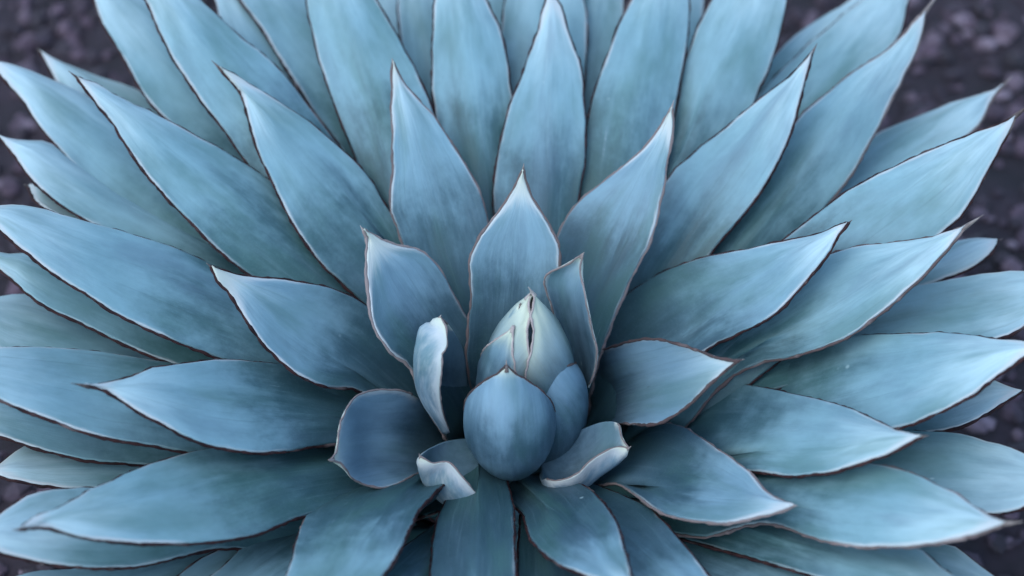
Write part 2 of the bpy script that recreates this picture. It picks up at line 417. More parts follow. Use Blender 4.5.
    ('O21', [0.0306, 0.0183, 0.0218], [0.1924, 0.2064, 0.2525], 0.0275, -0.0892, 0.0550, 0.2471,
     [0.0186, 0.022, 0.0253, 0.0283, 0.031, 0.0329, 0.0334, 0.0338, 0.0338, 0.0282, 0.0211, 0.0159, 0.0103, 0.0046, 0.0022, 0.0008, 0.0],
     [0.0129, 0.0153, 0.0175, 0.0196, 0.0216, 0.0227, 0.0191, 0.0187, 0.0227, 0.0234, 0.0215, 0.018, 0.0125, 0.0077, 0.0039, 0.0013, 0.0]),
    ('O22', [0.0281, 0.0225, 0.0384], [0.1043, 0.3287, 0.2532], 0.2796, -0.1076, 0.0550, 0.2220,
     [0.0181, 0.0215, 0.0246, 0.0275, 0.0303, 0.032, 0.0321, 0.0323, 0.0305, 0.0263, 0.0221, 0.016, 0.011, 0.0069, 0.0036, 0.0012, 0.0],
     [0.0141, 0.0166, 0.0191, 0.0213, 0.0235, 0.0248, 0.0246, 0.0242, 0.0239, 0.0251, 0.0254, 0.0242, 0.0207, 0.0139, 0.0071, 0.0022, 0.0]),
    ('O23', [0.0273, 0.0235, 0.0162], [0.1784, 0.3273, 0.2456], 0.1403, -0.0961, 0.0550, 0.2109,
     [0.0135, 0.016, 0.0183, 0.0205, 0.0226, 0.0238, 0.019, 0.0131, 0.0169, 0.0229, 0.0245, 0.0235, 0.0198, 0.013, 0.0065, 0.002, 0.0],
     [0.0166, 0.0196, 0.0225, 0.0251, 0.0276, 0.0292, 0.0294, 0.0295, 0.0296, 0.0298, 0.03, 0.0277, 0.0247, 0.0183, 0.0096, 0.003, 0.0]),
    ('O33', [-0.0068, 0.0354, 0.0536], [-0.0424, 0.3184, 0.2577], -0.0022, -0.1044, 0.0550, 0.2315,
     [0.0142, 0.0168, 0.0193, 0.0215, 0.0237, 0.025, 0.0251, 0.0252, 0.0257, 0.0237, 0.0208, 0.0184, 0.0148, 0.0096, 0.0049, 0.0015, 0.0],
     [0.0151, 0.0178, 0.0205, 0.0229, 0.0252, 0.0266, 0.0264, 0.026, 0.0264, 0.0264, 0.0237, 0.0182, 0.0127, 0.008, 0.0042, 0.0014, 0.0]),
    ('O34', [-0.0267, 0.0242, 0.0515], [-0.1306, 0.3282, 0.2625], -0.1773, -0.1009, 0.0550, 0.2187,
     [0.0151, 0.0179, 0.0206, 0.023, 0.0253, 0.0267, 0.021, 0.0234, 0.026, 0.0274, 0.0266, 0.0259, 0.0218, 0.0143, 0.0072, 0.0022, 0.0],
     [0.0196, 0.0232, 0.0266, 0.0297, 0.0326, 0.0346, 0.0353, 0.0356, 0.0321, 0.0276, 0.0222, 0.017, 0.012, 0.0076, 0.0039, 0.0013, 0.0]),
    ('O41', [-0.0268, 0.024, 0.0491], [-0.2571, 0.2912, 0.2682], 0.0120, -0.0895, 0.0550, 0.2046,
     [0.0155, 0.0184, 0.0211, 0.0236, 0.0259, 0.0274, 0.0281, 0.0282, 0.0272, 0.0263, 0.0244, 0.0198, 0.0146, 0.0125, 0.0067, 0.002, 0.0],
     [0.0173, 0.0205, 0.0235, 0.0262, 0.0289, 0.0305, 0.0299, 0.0296, 0.0314, 0.0274, 0.0219, 0.0189, 0.0143, 0.0092, 0.0047, 0.0015, 0.0]),
    ('O9b', [-0.0348, -0.0069, 0.0456], [-0.1928, -0.195, 0.1915], 0.2965, -0.0348, 0.0071, 0.2503,
     [0.0118, 0.0139, 0.016, 0.0179, 0.0197, 0.0208, 0.0211, 0.0213, 0.0214, 0.0214, 0.0209, 0.0185, 0.0146, 0.01, 0.0054, 0.0018, 0.0],
     [0.0201, 0.0238, 0.0273, 0.0305, 0.0334, 0.0354, 0.0362, 0.0365, 0.0316, 0.0274, 0.0246, 0.0223, 0.0176, 0.0121, 0.0066, 0.0022, 0.0]),
    ('O11', [-0.0196, -0.029, 0.1148], [-0.0228, -0.2506, 0.2239], 0.0899, 0.0005, 0.0000, 0.2593,
     [0.0124, 0.0156, 0.0186, 0.0207, 0.0214, 0.0219, 0.0224, 0.0222, 0.0206, 0.0186, 0.0157, 0.0124, 0.0091, 0.0059, 0.0031, 0.001, 0.0],
     [0.0147, 0.0179, 0.0212, 0.0251, 0.0266, 0.0267, 0.0262, 0.025, 0.0233, 0.021, 0.0175, 0.0139, 0.0101, 0.0065, 0.0035, 0.0011, 0.0]),
    ('O13', [0.0206, -0.0282, 0.0888], [0.1166, -0.2171, 0.2284], 0.0212, -0.0068, 0.0000, 0.2633,
     [0.0159, 0.0194, 0.0226, 0.026, 0.0285, 0.0283, 0.026, 0.0243, 0.0222, 0.0195, 0.0178, 0.0159, 0.0123, 0.0084, 0.0046, 0.0015, 0.0],
     [0.0159, 0.0194, 0.0226, 0.026, 0.0285, 0.0283, 0.026, 0.0243, 0.0222, 0.0195, 0.0178, 0.0159, 0.0123, 0.0084, 0.0046, 0.0015, 0.0]),
    ('O14', [0.0289, -0.0203, 0.0462], [0.1935, -0.185, 0.1908], 0.0307, -0.0183, 0.0108, 0.2529,
     [0.0177, 0.021, 0.0241, 0.0269, 0.0294, 0.0313, 0.0321, 0.0305, 0.0265, 0.0228, 0.0184, 0.0141, 0.01, 0.0063, 0.0033, 0.0011, 0.0],
     [0.0177, 0.021, 0.0241, 0.0269, 0.0294, 0.0313, 0.0321, 0.0305, 0.0265, 0.0228, 0.0184, 0.0141, 0.01, 0.0063, 0.0033, 0.0011, 0.0]),
    ('O31', [0.0328, -0.0149, 0.0471], [0.2597, -0.2, 0.2286], -0.2007, -0.0236, 0.0256, 0.2289,
     [0.0166, 0.0196, 0.0225, 0.0251, 0.0276, 0.0292, 0.0296, 0.0299, 0.03, 0.0301, 0.0293, 0.0207, 0.0151, 0.0096, 0.005, 0.0016, 0.0],
     [0.0102, 0.0121, 0.0139, 0.0155, 0.0171, 0.018, 0.0183, 0.0184, 0.0185, 0.0186, 0.0186, 0.0183, 0.0146, 0.0092, 0.0045, 0.0014, 0.0]),
    ('O10', [-0.0134, -0.0326, 0.085], [-0.0997, -0.2423, 0.2301], 0.0000, 0.0009, 0.0000, 0.2552,
     [0.0134, 0.0144, 0.0154, 0.0173, 0.0191, 0.0204, 0.0213, 0.0209, 0.0202, 0.0183, 0.0156, 0.0132, 0.0098, 0.0068, 0.0039, 0.0013, 0.0],
     [0.0134, 0.0144, 0.0154, 0.0173, 0.0191, 0.0204, 0.0213, 0.0209, 0.0202, 0.0183, 0.0156, 0.0132, 0.0098, 0.0068, 0.0039, 0.0013, 0.0]),
    ('O12', [0.0171, -0.03, 0.1005], [0.027, -0.2231, 0.1861], -0.0984, 0.0018, 0.0000, 0.2836,
     [0.0137, 0.0162, 0.0186, 0.0208, 0.0228, 0.0242, 0.0246, 0.0249, 0.0245, 0.0225, 0.0199, 0.016, 0.0119, 0.0078, 0.0042, 0.0014, 0.0],
     [0.0118, 0.0139, 0.016, 0.0179, 0.0196, 0.0208, 0.0212, 0.0214, 0.0213, 0.0197, 0.0175, 0.0142, 0.0106, 0.0069, 0.0037, 0.0012, 0.0]),
    ('O5', [-0.0359, 0.002, 0.0334], [-0.3689, -0.0209, 0.18], 0.0905, -0.0523, 0.0550, 0.2122,
     [0.02, 0.0237, 0.0272, 0.0304, 0.0335, 0.0353, 0.0349, 0.0345, 0.0358, 0.0345, 0.0277, 0.0212, 0.0172, 0.0123, 0.0065, 0.0021, 0.0],
     [0.02, 0.0237, 0.0272, 0.0304, 0.0335, 0.0353, 0.0349, 0.0345, 0.0358, 0.0345, 0.0277, 0.0212, 0.0172, 0.0123, 0.0065, 0.0021, 0.0]),
    ('O6', [-0.036, 0.0008, 0.0326], [-0.3164, -0.0532, 0.1526], 0.1926, -0.0483, 0.0550, 0.2317,
     [0.0102, 0.0121, 0.0139, 0.0156, 0.0171, 0.0181, 0.0183, 0.0184, 0.0185, 0.0186, 0.0186, 0.0186, 0.017, 0.0133, 0.0096, 0.0054, 0.0],
     [0.0106, 0.0126, 0.0145, 0.0162, 0.0178, 0.0188, 0.019, 0.0191, 0.0192, 0.0193, 0.0193, 0.0193, 0.0194, 0.0194, 0.0113, 0.0037, 0.0]),
    ('O7', [-0.0276, -0.0231, 0.0436], [-0.3042, -0.1415, 0.2148], -0.1503, -0.0246, 0.0550, 0.2258,
     [0.0157, 0.0186, 0.0214, 0.0239, 0.0263, 0.0278, 0.0196, 0.0197, 0.0247, 0.0281, 0.0281, 0.0259, 0.0219, 0.017, 0.012, 0.0041, 0.0],
     [0.0141, 0.0167, 0.0192, 0.0214, 0.0235, 0.0249, 0.0251, 0.0253, 0.0255, 0.0256, 0.0256, 0.0256, 0.0225, 0.0142, 0.0072, 0.0024, 0.0]),
    ('O8', [-0.0285, -0.022, 0.0346], [-0.3067, -0.1701, 0.1771], 0.3278, -0.0090, 0.0486, 0.2197,
     [0.014, 0.0166, 0.0191, 0.0213, 0.0235, 0.0248, 0.0243, 0.0232, 0.0221, 0.0214, 0.0214, 0.0249, 0.0238, 0.0163, 0.0081, 0.0024, 0.0],
     [0.014, 0.0166, 0.0191, 0.0213, 0.0235, 0.0248, 0.0243, 0.0232, 0.0221, 0.0214, 0.0214, 0.0249, 0.0238, 0.0163, 0.0081, 0.0024, 0.0]),
    ('O9a', [-0.0279, -0.0221, 0.0408], [-0.2226, -0.1739, 0.1725], 0.0019, -0.0158, 0.0246, 0.2470,
     [0.016, 0.0189, 0.0217, 0.0242, 0.0266, 0.0282, 0.0287, 0.029, 0.0287, 0.0259, 0.0215, 0.0167, 0.0119, 0.0075, 0.0039, 0.0013, 0.0],
     [0.016, 0.0189, 0.0217, 0.0242, 0.0266, 0.0282, 0.0287, 0.029, 0.0287, 0.0259, 0.0215, 0.0167, 0.0119, 0.0075, 0.0039, 0.0013, 0.0]),
    ('O24', [0.0261, 0.0248, 0.0321], [0.2781, 0.3334, 0.2065], -0.0030, -0.0885, 0.0550, 0.2000,
     [0.0163, 0.0193, 0.0222, 0.0247, 0.0272, 0.0288, 0.0292, 0.0295, 0.0296, 0.029, 0.0259, 0.0225, 0.0186, 0.0137, 0.0074, 0.0023, 0.0],
     [0.0119, 0.0141, 0.0162, 0.0181, 0.0199, 0.0211, 0.0213, 0.0215, 0.0216, 0.0216, 0.0217, 0.0217, 0.0213, 0.0142, 0.0074, 0.0024, 0.0]),
    ('O25', [0.0288, 0.0216, 0.0298], [0.2522, 0.3389, 0.1893], 0.0870, -0.0876, 0.0550, 0.2000,
     [0.0155, 0.0184, 0.0211, 0.0236, 0.0259, 0.0274, 0.0277, 0.028, 0.0281, 0.0282, 0.0282, 0.0252, 0.0183, 0.0115, 0.0059, 0.0019, 0.0],
     [0.0155, 0.0184, 0.0211, 0.0236, 0.0259, 0.0274, 0.0277, 0.028, 0.0281, 0.0282, 0.0282, 0.0252, 0.0183, 0.0115, 0.0059, 0.0019, 0.0]),
    ('O26', [0.0275, 0.0232, 0.0307], [0.3312, 0.2415, 0.187], -0.1019, -0.0835, 0.0550, 0.2000,
     [0.0155, 0.0184, 0.0211, 0.0236, 0.0259, 0.0274, 0.0278, 0.028, 0.0282, 0.0282, 0.028, 0.0225, 0.0167, 0.0109, 0.0051, 0.0002, 0.0],
     [0.0082, 0.0097, 0.0112, 0.0125, 0.0138, 0.0145, 0.0147, 0.0148, 0.0149, 0.0149, 0.015, 0.015, 0.015, 0.0119, 0.0039, 0.0009, 0.0]),
    ('O27', [0.033, 0.0144, 0.0359], [0.3118, 0.1129, 0.1742], -0.2296, -0.0736, 0.0550, 0.2273,
     [0.0077, 0.0091, 0.0104, 0.0116, 0.0128, 0.0135, 0.0137, 0.0138, 0.0138, 0.0139, 0.0139, 0.0139, 0.0139, 0.0139, 0.01, 0.0037, 0.0],
     [0.0079, 0.0093, 0.0107, 0.0119, 0.0131, 0.0138, 0.0134, 0.0126, 0.0117, 0.0109, 0.0105, 0.0119, 0.014, 0.0137, 0.0108, 0.0049, 0.0]),
    ('O28', [0.0308, 0.0187, 0.0418], [0.3453, 0.0394, 0.2116], -0.2971, -0.0661, 0.0550, 0.2210,
     [0.0208, 0.0246, 0.0283, 0.0316, 0.0347, 0.0367, 0.0372, 0.0375, 0.0377, 0.0378, 0.0373, 0.0354, 0.0323, 0.0265, 0.0146, 0.0045, 0.0],
     [0.0188, 0.0223, 0.0256, 0.0285, 0.0314, 0.0332, 0.0335, 0.0338, 0.034, 0.0341, 0.0342, 0.0342, 0.0291, 0.0175, 0.0092, 0.0031, 0.0]),
    ('O29', [0.0357, 0.0043, 0.0373], [0.3101, -0.0073, 0.1712], -0.1698, -0.0528, 0.0550, 0.2359,
     [0.0154, 0.0182, 0.021, 0.0234, 0.0257, 0.0272, 0.0275, 0.0277, 0.0279, 0.028, 0.028, 0.028, 0.0243, 0.0158, 0.0081, 0.0027, 0.0],
     [0.0154, 0.0182, 0.021, 0.0234, 0.0257, 0.0272, 0.0275, 0.0277, 0.0279, 0.028, 0.028, 0.028, 0.0243, 0.0158, 0.0081, 0.0027, 0.0]),
    ('O30', [0.0349, -0.0088, 0.043], [0.3135, -0.105, 0.209], -0.0549, -0.0345, 0.0550, 0.2277,
     [0.0216, 0.0255, 0.0294, 0.0328, 0.036, 0.0381, 0.0386, 0.039, 0.0392, 0.0393, 0.0379, 0.0325, 0.0274, 0.0207, 0.0112, 0.0035, 0.0],
     [0.0132, 0.0156, 0.0179, 0.02, 0.022, 0.0232, 0.0235, 0.0237, 0.0238, 0.0239, 0.0239, 0.024, 0.024, 0.0204, 0.0116, 0.0038, 0.0]),
    ('O32', [0.0295, -0.0206, 0.0362], [0.2866, -0.156, 0.1734], -0.1148, -0.0176, 0.0499, 0.2295,
     [0.0145, 0.0172, 0.0198, 0.0221, 0.0242, 0.0256, 0.0259, 0.0261, 0.0263, 0.0264, 0.0264, 0.0264, 0.0192, 0.0122, 0.0064, 0.0021, 0.0],
     [0.0145, 0.0172, 0.0198, 0.0221, 0.0242, 0.0256, 0.0259, 0.0261, 0.0263, 0.0264, 0.0264, 0.0264, 0.0192, 0.0122, 0.0064, 0.0021, 0.0]),
    ('O35', [-0.0152, 0.0326, 0.0403], [-0.0737, 0.3624, 0.2151], -0.0703, -0.1035, 0.0550, 0.2121,
     [0.0096, 0.0113, 0.013, 0.0145, 0.0159, 0.0169, 0.017, 0.0171, 0.0171, 0.0172, 0.0173, 0.0167, 0.0138, 0.0092, 0.0047, 0.0015, 0.0],
     [0.0074, 0.0087, 0.01, 0.0112, 0.0123, 0.013, 0.0132, 0.0133, 0.0134, 0.0134, 0.0134, 0.0134, 0.0121, 0.008, 0.004, 0.0012, 0.0]),
    ('O36', [-0.0087, 0.0349, 0.0312], [-0.0972, 0.3908, 0.1857], 0.0000, -0.1034, 0.0550, 0.2000,
     [0.0197, 0.0213, 0.0228, 0.0256, 0.0283, 0.0302, 0.0315, 0.031, 0.0298, 0.027, 0.0231, 0.0195, 0.0145, 0.01, 0.0057, 0.0019, 0.0],
     [0.0197, 0.0213, 0.0228, 0.0256, 0.0283, 0.0302, 0.0315, 0.031, 0.0298, 0.027, 0.0231, 0.0195, 0.0145, 0.01, 0.0057, 0.0019, 0.0]),
    ('O37', [0.0077, 0.0352, 0.0454], [0.0211, 0.3528, 0.2325], 0.0493, -0.1050, 0.0550, 0.2186,
     [0.0153, 0.0181, 0.0208, 0.0232, 0.0255, 0.027, 0.0274, 0.0276, 0.0278, 0.0278, 0.0271, 0.0258, 0.0207, 0.0133, 0.0066, 0.002, 0.0],
     [0.0168, 0.0199, 0.0228, 0.0255, 0.0281, 0.0296, 0.0293, 0.0288, 0.0292, 0.0302, 0.0305, 0.0283, 0.0227, 0.0147, 0.0074, 0.0023, 0.0]),
    ('O38', [0.0064, 0.0354, 0.0398], [0.0673, 0.3715, 0.2164], 0.0000, -0.1041, 0.0550, 0.2090,
     [0.0191, 0.0206, 0.022, 0.0247, 0.0273, 0.0291, 0.0304, 0.0299, 0.0288, 0.0261, 0.0223, 0.0188, 0.014, 0.0097, 0.0055, 0.0018, 0.0],
     [0.0191, 0.0206, 0.022, 0.0247, 0.0273, 0.0291, 0.0304, 0.0299, 0.0288, 0.0261, 0.0223, 0.0188, 0.014, 0.0097, 0.0055, 0.0018, 0.0]),
    ('O39', [-0.0015, 0.036, 0.0309], [-0.0164, 0.4064, 0.1864], 0.0000, -0.1050, 0.0550, 0.2000,
     [0.0199, 0.0215, 0.023, 0.0258, 0.0286, 0.0305, 0.0318, 0.0313, 0.0301, 0.0273, 0.0233, 0.0197, 0.0147, 0.0101, 0.0058, 0.0019, 0.0],
     [0.0199, 0.0215, 0.023, 0.0258, 0.0286, 0.0305, 0.0318, 0.0313, 0.0301, 0.0273, 0.0233, 0.0197, 0.0147, 0.0101, 0.0058, 0.0019, 0.0]),
    ('O40', [0.0116, 0.0341, 0.03], [0.1355, 0.398, 0.1889], 0.0000, -0.1021, 0.0550, 0.2000,
     [0.0206, 0.0223, 0.0238, 0.0267, 0.0296, 0.0315, 0.0329, 0.0324, 0.0311, 0.0282, 0.0241, 0.0204, 0.0152, 0.0105, 0.006, 0.002, 0.0],
     [0.0206, 0.0223, 0.0238, 0.0267, 0.0296, 0.0315, 0.0329, 0.0324, 0.0311, 0.0282, 0.0241, 0.0204, 0.0152, 0.0105, 0.006, 0.002, 0.0]),
    ('O42', [-0.021, 0.0293, 0.036], [-0.2959, 0.3181, 0.2265], 0.1328, -0.0953, 0.0550, 0.2000,
     [0.0225, 0.0267, 0.0306, 0.0342, 0.0377, 0.0398, 0.0398, 0.0398, 0.0398, 0.041, 0.0345, 0.027, 0.0221, 0.0149, 0.0079, 0.0026, 0.0],
     [0.0225, 0.0267, 0.0306, 0.0342, 0.0377, 0.0398, 0.0398, 0.0398, 0.0398, 0.041, 0.0345, 0.027, 0.0221, 0.0149, 0.0079, 0.0026, 0.0]),
    ('O43', [-0.0062, 0.0355, 0.0374], [-0.1983, 0.364, 0.2228], 0.3094, -0.1138, 0.0550, 0.2000,
     [0.0201, 0.0238, 0.0274, 0.0305, 0.0335, 0.0355, 0.0362, 0.0365, 0.036, 0.0336, 0.031, 0.032, 0.0285, 0.0188, 0.0093, 0.0028, 0.0],
     [0.0201, 0.0238, 0.0274, 0.0305, 0.0335, 0.0355, 0.0362, 0.0365, 0.036, 0.0336, 0.031, 0.032, 0.0285, 0.0188, 0.0093, 0.0028, 0.0]),
    ('O44', [-0.0193, 0.0304, 0.0382], [-0.2153, 0.3402, 0.2207], 0.0000, -0.0965, 0.0550, 0.2000,
     [0.0203, 0.0219, 0.0235, 0.0263, 0.0291, 0.031, 0.0324, 0.0319, 0.0307, 0.0278, 0.0237, 0.02, 0.0149, 0.0103, 0.0059, 0.0019, 0.0],
     [0.0203, 0.0219, 0.0235, 0.0263, 0.0291, 0.031, 0.0324, 0.0319, 0.0307, 0.0278, 0.0237, 0.02, 0.0149, 0.0103, 0.0059, 0.0019, 0.0]),
    ('O45', [-0.0282, 0.0224, 0.0375], [-0.3435, 0.2273, 0.2223], 0.1054, -0.0842, 0.0550, 0.2000,
     [0.0214, 0.026, 0.0306, 0.033, 0.033, 0.033, 0.033, 0.0386, 0.0381, 0.0366, 0.0311, 0.025, 0.0185, 0.0105, 0.0083, 0.0048, 0.0],
     [0.0117, 0.0138, 0.0159, 0.0177, 0.0195, 0.0206, 0.0208, 0.021, 0.0211, 0.0211, 0.0212, 0.0212, 0.0182, 0.0133, 0.0093, 0.0039, 0.0]),
    ('O46', [-0.0303, 0.0194, 0.0401], [-0.3349, 0.1667, 0.2158], 0.1440, -0.0773, 0.0550, 0.2104,
     [0.0133, 0.0157, 0.018, 0.0201, 0.0221, 0.0234, 0.0237, 0.0239, 0.024, 0.0241, 0.0241, 0.023, 0.0196, 0.0125, 0.0051, 0.0014, 0.0],
     [0.0089, 0.0105, 0.0121, 0.0135, 0.0149, 0.0157, 0.0159, 0.016, 0.0161, 0.0161, 0.0162, 0.0162, 0.0162, 0.0159, 0.0061, 0.0015, 0.0]),
    ('O47', [-0.0252, 0.0257, 0.0343], [-0.3198, 0.1568, 0.1779], 0.6000, -0.0842, 0.0550, 0.2175,
     [0.0167, 0.0197, 0.0226, 0.0253, 0.0278, 0.0294, 0.0297, 0.0299, 0.03, 0.0301, 0.0302, 0.0303, 0.0303, 0.0299, 0.0239, 0.0078, 0.0],
     [0.0167, 0.0197, 0.0226, 0.0253, 0.0278, 0.0294, 0.0297, 0.0299, 0.03, 0.0301, 0.0302, 0.0303, 0.0303, 0.0299, 0.0239, 0.0078, 0.0]),
    ('O48', [-0.0319, 0.0166, 0.0297], [-0.3258, 0.2718, 0.1896], 0.1089, -0.0760, 0.0550, 0.2000,
     [0.0152, 0.0179, 0.0206, 0.023, 0.0253, 0.0267, 0.027, 0.0272, 0.0274, 0.0275, 0.0275, 0.0275, 0.0183, 0.0105, 0.005, 0.0016, 0.0],
     [0.0152, 0.0179, 0.0206, 0.023, 0.0253, 0.0267, 0.027, 0.0272, 0.0274, 0.0275, 0.0275, 0.0275, 0.0183, 0.0105, 0.005, 0.0016, 0.0]),
    ('O49', [-0.0338, 0.0123, 0.0408], [-0.3546, 0.0796, 0.2141], 0.0971, -0.0683, 0.0550, 0.2146,
     [0.0203, 0.0241, 0.0277, 0.0309, 0.034, 0.0359, 0.036, 0.0366, 0.0338, 0.0291, 0.0261, 0.0182, 0.0077, 0.0038, 0.002, 0.0007, 0.0],
     [0.0203, 0.0241, 0.0277, 0.0309, 0.034, 0.0359, 0.036, 0.0366, 0.0338, 0.0291, 0.0261, 0.0182, 0.0077, 0.0038, 0.002, 0.0007, 0.0]),
    ('O50', [-0.036, 0.0009, 0.0343], [-0.3512, 0.0539, 0.1778], 0.1339, -0.0519, 0.0550, 0.2179,
     [0.0148, 0.0175, 0.0201, 0.0225, 0.0247, 0.0261, 0.0264, 0.0266, 0.0267, 0.0268, 0.0269, 0.0269, 0.0262, 0.019, 0.0103, 0.0033, 0.0],
     [0.0148, 0.0175, 0.0201, 0.0225, 0.0247, 0.0261, 0.0264, 0.0266, 0.0267, 0.0268, 0.0269, 0.0269, 0.0262, 0.019, 0.0103, 0.0033, 0.0]),
]
CURLED = [
    ('I2', 0.15, [[[0.0448, -0.002, 0.1683], [0.0481, -0.002, 0.1813], [0.0495, -0.0, 0.1994], [0.0462, 0.006, 0.2141], [0.0429, 0.012, 0.2304], [0.0404, 0.018, 0.2409], [0.0386, 0.025, 0.2474], [0.0402, 0.03, 0.2561]], [[0.0422, 0.006, 0.1568], [0.0414, 0.015, 0.1715], [0.0374, 0.022, 0.1894], [0.0341, 0.027, 0.2075], [0.032, 0.03, 0.2229], [0.0331, 0.032, 0.2317], [0.0364, 0.032, 0.2419], [0.0402, 0.03, 0.2561]], [[0.04, 0.012, 0.15], [0.0341, 0.018, 0.1676], [0.0264, 0.024, 0.1908], [0.0212, 0.029, 0.2127], [0.0175, 0.033, 0.2259], [0.0204, 0.034, 0.234], [0.0269, 0.033, 0.2398], [0.0334, 0.032, 0.2465], [0.0402, 0.03, 0.2561]]]),
    ('I4', 0.75, [[[-0.0408, -0.018, 0.1435], [-0.0441, -0.018, 0.163], [-0.0453, -0.018, 0.1862], [-0.0437, -0.016, 0.2052], [-0.0436, -0.012, 0.2117], [-0.0406, -0.008, 0.2163], [-0.0412, 0.0, 0.2234], [-0.0449, 0.008, 0.224]], [[-0.0423, -0.012, 0.1374], [-0.0476, -0.01, 0.1503], [-0.0537, -0.005, 0.159], [-0.0578, 0.0, 0.1697], [-0.0585, 0.003, 0.1887], [-0.0575, 0.005, 0.2009], [-0.0548, 0.007, 0.2138], [-0.05, 0.008, 0.2145], [-0.0449, 0.008, 0.224]], [[-0.0341, 0.02, 0.0993], [-0.0299, 0.022, 0.1233], [-0.0301, 0.022, 0.1493], [-0.0321, 0.02, 0.1771], [-0.0383, 0.014, 0.2042], [-0.0449, 0.008, 0.224]]]),
    ('I6', 1.1, [[[-0.0177, -0.0644, 0.136], [-0.0242, -0.0654, 0.147], [-0.0313, -0.0615, 0.156], [-0.0403, -0.0547, 0.163], [-0.0493, -0.0561, 0.164], [-0.057, -0.0538, 0.168]], [[-0.0165, -0.0581, 0.13], [-0.019, -0.0604, 0.128], [-0.0287, -0.064, 0.13], [-0.0439, -0.0608, 0.135], [-0.0535, -0.0545, 0.143], [-0.057, -0.0538, 0.168]], [[-0.0062, -0.0357, 0.128], [-0.0106, -0.0258, 0.13], [-0.023, -0.0172, 0.134], [-0.039, -0.0216, 0.14], [-0.0507, -0.0364, 0.152], [-0.057, -0.0538, 0.168]]]),
    ('I7', 0.66, [[[0.0189, -0.0488, 0.138], [0.0248, -0.0552, 0.144], [0.0363, -0.055, 0.15], [0.0454, -0.0482, 0.155], [0.0539, -0.0437, 0.158], [0.0612, -0.0407, 0.159], [0.0688, -0.0436, 0.162]], [[0.0173, -0.0388, 0.128], [0.0215, -0.0477, 0.129], [0.0288, -0.0499, 0.129], [0.0399, -0.0484, 0.131], [0.052, -0.0435, 0.139], [0.0609, -0.0425, 0.148], [0.0688, -0.0436, 0.162]], [[0.0157, -0.0186, 0.12], [0.0279, -0.0179, 0.135], [0.04, -0.0198, 0.148], [0.0537, -0.0226, 0.16], [0.0624, -0.03, 0.168], [0.064, -0.0375, 0.166], [0.0688, -0.0436, 0.162]]]),
    ('I5', 0.35, [[[-0.0369, -0.001, 0.07], [-0.0521, -0.0253, 0.11], [-0.061, -0.0402, 0.13], [-0.0711, -0.0561, 0.142], [-0.0809, -0.0632, 0.148], [-0.0913, -0.0658, 0.156], [-0.0977, -0.0685, 0.167], [-0.1007, -0.069, 0.177], [-0.1044, -0.0697, 0.184], [-0.1086, -0.0725, 0.19]], [[-0.0293, 0.0089, 0.065], [-0.0434, -0.0054, 0.094], [-0.0584, -0.0149, 0.117], [-0.0742, -0.0263, 0.137], [-0.0904, -0.0357, 0.15], [-0.0998, -0.056, 0.172], [-0.1046, -0.0668, 0.183], [-0.1086, -0.0725, 0.19]], [[-0.0414, 0.0327, 0.07], [-0.0502, 0.015, 0.12], [-0.0642, -0.0011, 0.16], [-0.0728, -0.0072, 0.172], [-0.0844, -0.0133, 0.18], [-0.0946, -0.0224, 0.187], [-0.1004, -0.0344, 0.19], [-0.104, -0.047, 0.19], [-0.1046, -0.0588, 0.189], [-0.1054, -0.0667, 0.189], [-0.1086, -0.0725, 0.19]]]),
    ('M5', 0.0, [[[0.031, 0.0659, 0.02], [0.0433, 0.0408, 0.06], [0.0561, 0.0081, 0.11], [0.0659, -0.0167, 0.15], [0.0802, -0.0396, 0.18], [0.0901, -0.0456, 0.193], [0.1022, -0.0457, 0.208], [0.1105, -0.0423, 0.218], [0.1178, -0.0388, 0.225], [0.1263, -0.0354, 0.232], [0.1313, -0.0341, 0.236]], [[0.0256, 0.0743, 0.02], [0.0418, 0.0484, 0.072], [0.0567, 0.0305, 0.11], [0.0689, 0.0119, 0.145], [0.0825, -0.0041, 0.174], [0.0944, -0.0149, 0.194], [0.1067, -0.0235, 0.211], [0.1177, -0.0307, 0.226], [0.1313, -0.0341, 0.236]], [[0.0286, 0.0915, 0.02], [0.0411, 0.0654, 0.09], [0.0521, 0.043, 0.145], [0.0604, 0.028, 0.17], [0.0715, 0.0152, 0.192], [0.081, 0.0072, 0.204], [0.091, -0.0016, 0.213], [0.1074, -0.0172, 0.224], [0.1154, -0.0256, 0.229], [0.1263, -0.0333, 0.234], [0.1313, -0.0341, 0.236]]]),
]

agave = bpy.data.objects.new("agave_plant", None)
scene.collection.objects.link(agave)
agave["label"] = "blue-grey agave rosette with brown-edged pointed leaves round a closed central bud"
agave["category"] = "agave"

NS = 17
SIG = [1 - (1 - i / (NS - 1)) ** 1.6 for i in range(NS)]
def interp(s, ys):
    """smooth Catmull-Rom reading of a station table"""
    if s <= 0: return ys[0]
    if s >= 1: return ys[-1]
    x = (1 - (1 - s) ** (1 / 1.6)) * (NS - 1)
    i = min(NS - 2, int(x))
    t = x - i
    p0, p1, p2, p3 = ys[max(0, i - 1)], ys[i], ys[i + 1], ys[min(NS - 1, i + 2)]
    return 0.5 * (2 * p1 + (p2 - p0) * t + (2 * p0 - 5 * p1 + 4 * p2 - p3) * t * t + (3 * p1 - p0 - 3 * p2 + p3) * t ** 3)


